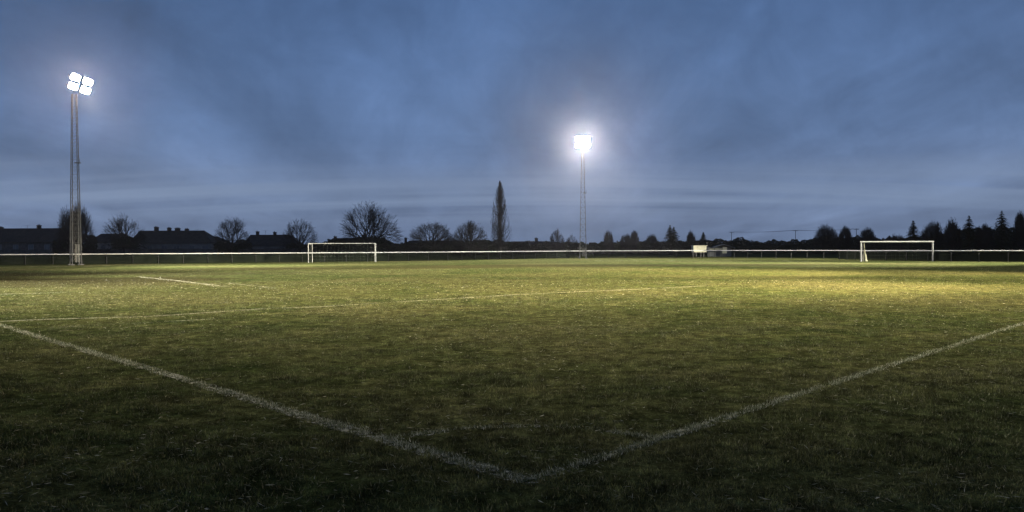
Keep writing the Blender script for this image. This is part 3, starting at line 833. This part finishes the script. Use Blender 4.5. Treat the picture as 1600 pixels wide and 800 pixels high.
conifer(1514, 162, 336.8, 12, 4, 'narrow conifer between the dense bare tree and the tallest conifer')
conifer(1565, 158, 329.0, 15, 5, 'tallest pointed conifer in the dark tree belt')

# hedges and scrub: leafy masses with ragged tops, each its own thing
def hedge(px0, px1, Y, tops, seed, label, group='hedges along the boundary', depth=2.6, leaf=.15, dens=170):
    rs = np.random.default_rng(seed)
    A, B = at(px0, 390, Y), at(px1, 390, Y); w = B.x - A.x
    zt = np.array([at(px0 + (px1 - px0) * i / (len(tops) - 1), t, Y).z for i, t in enumerate(tops)])
    root = thing('hedge', ((A.x + B.x) / 2, Y, 0), label, 'hedge', group)
    area = w * float(zt.mean()); n_ = int(area * dens)
    x = rs.uniform(0, 1, n_)
    top = np.interp(x, np.linspace(0, 1, len(tops)), zt)
    xx = x * w
    lump = 0.86 + 0.22 * vnoise(xx + 7, xx * 0 + seed, 1.1, seed) + 0.13 * vnoise(xx, xx * 0 + seed, .45, seed + 1) - .12
    top = top * lump
    u = rs.random(n_) ** .75; zz = u * top
    yy = rs.uniform(-1, 1, n_) * depth / 2 * np.sqrt(np.clip(1.05 - u ** 3, .05, 1))
    C = np.stack([xx - w / 2, yy, zz], 1)
    ex = rs.normal(0, 1, (n_, 3)); ex /= np.linalg.norm(ex, axis=1)[:, None]
    ey = np.cross(ex, rs.normal(0, 1, (n_, 3))); ey /= np.linalg.norm(ey, axis=1)[:, None]
    s = (leaf * rs.uniform(.6, 1.4, n_))[:, None]
    V = np.stack([C - ex * s, C + ey * s * .7, C + ex * s, C - ey * s * .7], 1).reshape(-1, 3)
    V[:, 2] = np.maximum(V[:, 2], 0.01)
    tri_mesh('foliage', V, M['leaf'], root, 4)
    st = MB()
    for i in range(max(2, int(w / 1.3))):
        X = -w / 2 + (i + .5) * w / max(2, int(w / 1.3))
        st.tube((X, 0, -.1), (X + rs.normal(0, .1), 0, float(np.interp(X / w + .5, np.linspace(0, 1, len(tops)), zt)) * .62), .05, .02, 5, False)
    st.build('stems', M['bark'], root)
H = hedge
H(84, 150, 168, (373, 366, 366, 368), 1, 'tall ragged hedge at the foot of the bushy tree by the tower')
H(176, 215, 180, (372, 366, 370), 2, 'overgrown hedge between the low roof and the four chimney house')
H(336, 392, 176, (379, 373, 376, 372, 377), 3, 'hedge below the round bare tree between the chimney houses')
H(448, 520, 176, (381, 379, 383, 378, 376), 4, 'hedge behind the doubled goal upright')
H(512, 640, 176, (370, 370, 373, 368, 366, 368, 373, 382, 380), 5, 'dark high hedge under the largest bare tree')
H(616, 735, 184, (382, 377, 378, 374, 374, 377, 377), 6, 'hedge under the wide flat crowned bare tree')
H(726, 812, 184, (376, 373, 374, 372, 374, 377, 378), 7, 'hedge around the foot of the poplar')
H(800, 912, 210, (378, 377, 379, 376, 378, 377, 378, 377), 8, 'low distant hedge between the poplar and the glaring tower')
H(912, 1010, 215, (379, 378, 377, 376, 377, 376), 9, 'low distant hedge past the glaring tower')
H(996, 1078, 200, (377, 374, 376, 374, 375, 377), 10, 'hedge around the twin topped conifer')
H(1066, 1140, 190, (376, 372, 374, 371, 372, 374), 11, 'scrubby hedge behind the two shelters')
H(1136, 1172, 195, (376, 371, 371, 377), 12, 'dark thicket just past the low shelter')
H(1166, 1280, 205, (379, 377, 376, 374, 374, 372, 374, 373, 375), 13, 'long dark hedge below the overhead wires')
H(1262, 1400, 182, (374, 368, 368, 370, 366, 370, 370, 371), 14, 'dark hedge behind the goal with bunched netting', dens=190)
H(1388, 1500, 178, (372, 369, 366, 364, 360, 358), 15, 'dark tall thicket below the first conifer', dens=190)
H(1484, 1680, 174, (358, 354, 353, 352, 350, 352, 350, 348, 349), 16, 'dark tall thicket below the two tallest conifers', dens=190)

# far wood behind everything: nobody could count its trees
def far_wood():
    n_ = 110000; rs = np.random.default_rng(5)
    x = rs.uniform(-330, 330, n_); top = 2.2 + 2.2 * vnoise(x + 500, x * 0, 9.0, 3) + 0.9 * vnoise(x + 500, x * 0, 3.0, 4)
    C = np.stack([x, rs.uniform(330, 350, n_), rs.random(n_) * top], 1)
    ex = rs.normal(0, 1, (n_, 3)); ex /= np.linalg.norm(ex, axis=1)[:, None]
    ey = np.cross(ex, rs.normal(0, 1, (n_, 3))); ey /= np.linalg.norm(ey, axis=1)[:, None]
    s = rs.uniform(.22, .5, n_)[:, None]
    V = np.stack([C - ex * s, C + ey * s * .7, C + ex * s, C - ey * s * .7], 1).reshape(-1, 3)
    V[:, 2] = np.maximum(V[:, 2], 0.01)
    tag(tri_mesh('far_wood', V, M['leaf'], None, 4), 'far dark wood along the horizon', 'wood', kind='stuff')
far_wood()

# telegraph poles and wires
def pole(px, Y, top_py, label):
    P = at(px, 390, Y); Ht = at(px, top_py, Y).z
    root = thing('telegraph_pole', (P.x, Y, 0), label, 'pole', 'telegraph poles')
    MB().tube((0, 0, -.2), (0, 0, Ht), .085, .06, 7).build('post', M['bark'], root)
    MB().box((0, 0, Ht - .25), (1.3, .07, .07)).build('cross_arm', M['bark'], root)
    im = MB()
    for x in (-.65, -.25, .25, .65): im.tube((x, 0, Ht - .2), (x, 0, Ht - .03), .04, .03, 6)
    im.build('insulator', M['glass'], root)
    return P.x, Ht
p1 = pole(1143, 215, 362.0, 'telegraph pole above the dark thicket past the low shelter')
p2 = pole(1243, 205, 359.3, 'telegraph pole in the middle of the run of wires')
p3 = pole(1338, 195, 357.0, 'telegraph pole among the bare trees beyond the wires')
wm = MB()
for (xa, ha, ya), (xb, hb, yb) in (((*p1, 215), (*p2, 205)), ((*p2, 205), (*p3, 195))):
    for dx in (-.65, .65):
        pr = None
        for i in range(13):
            t = i / 12; q = Vector((xa + (xb - xa) * t + dx, ya + (yb - ya) * t, ha + (hb - ha) * t - .05 - 0.9 * 4 * t * (1 - t) * .3))
            if pr is not None: wm.tube(pr, q, .028, None, 4, False)
            pr = q
tag(wm.build('overhead_wire', M['dark_metal']), 'thin dark overhead wires strung between the telegraph poles', 'wire')

# ------------------------------------------------------------------ thin mist volume, added to put a glow round the lamps
HAZE = 8.0e-5
hz = MB().box((0, 0, 17.0), (2 * SIZE + 20, 2 * SIZE + 20, 36.0)).build('haze', None)
m, n, l, out = new_mat('mist')
pv = n.new('ShaderNodeVolumePrincipled'); pv.inputs['Color'].default_value = (.92, .93, 1, 1)
pv.inputs['Density'].default_value = HAZE; pv.inputs['Anisotropy'].default_value = 0.90
l.new(pv.outputs[0], out.inputs['Volume']); hz.data.materials.append(m)
tag(hz, 'thin mist added over the whole ground for the lamp glow', 'haze', kind='stuff')
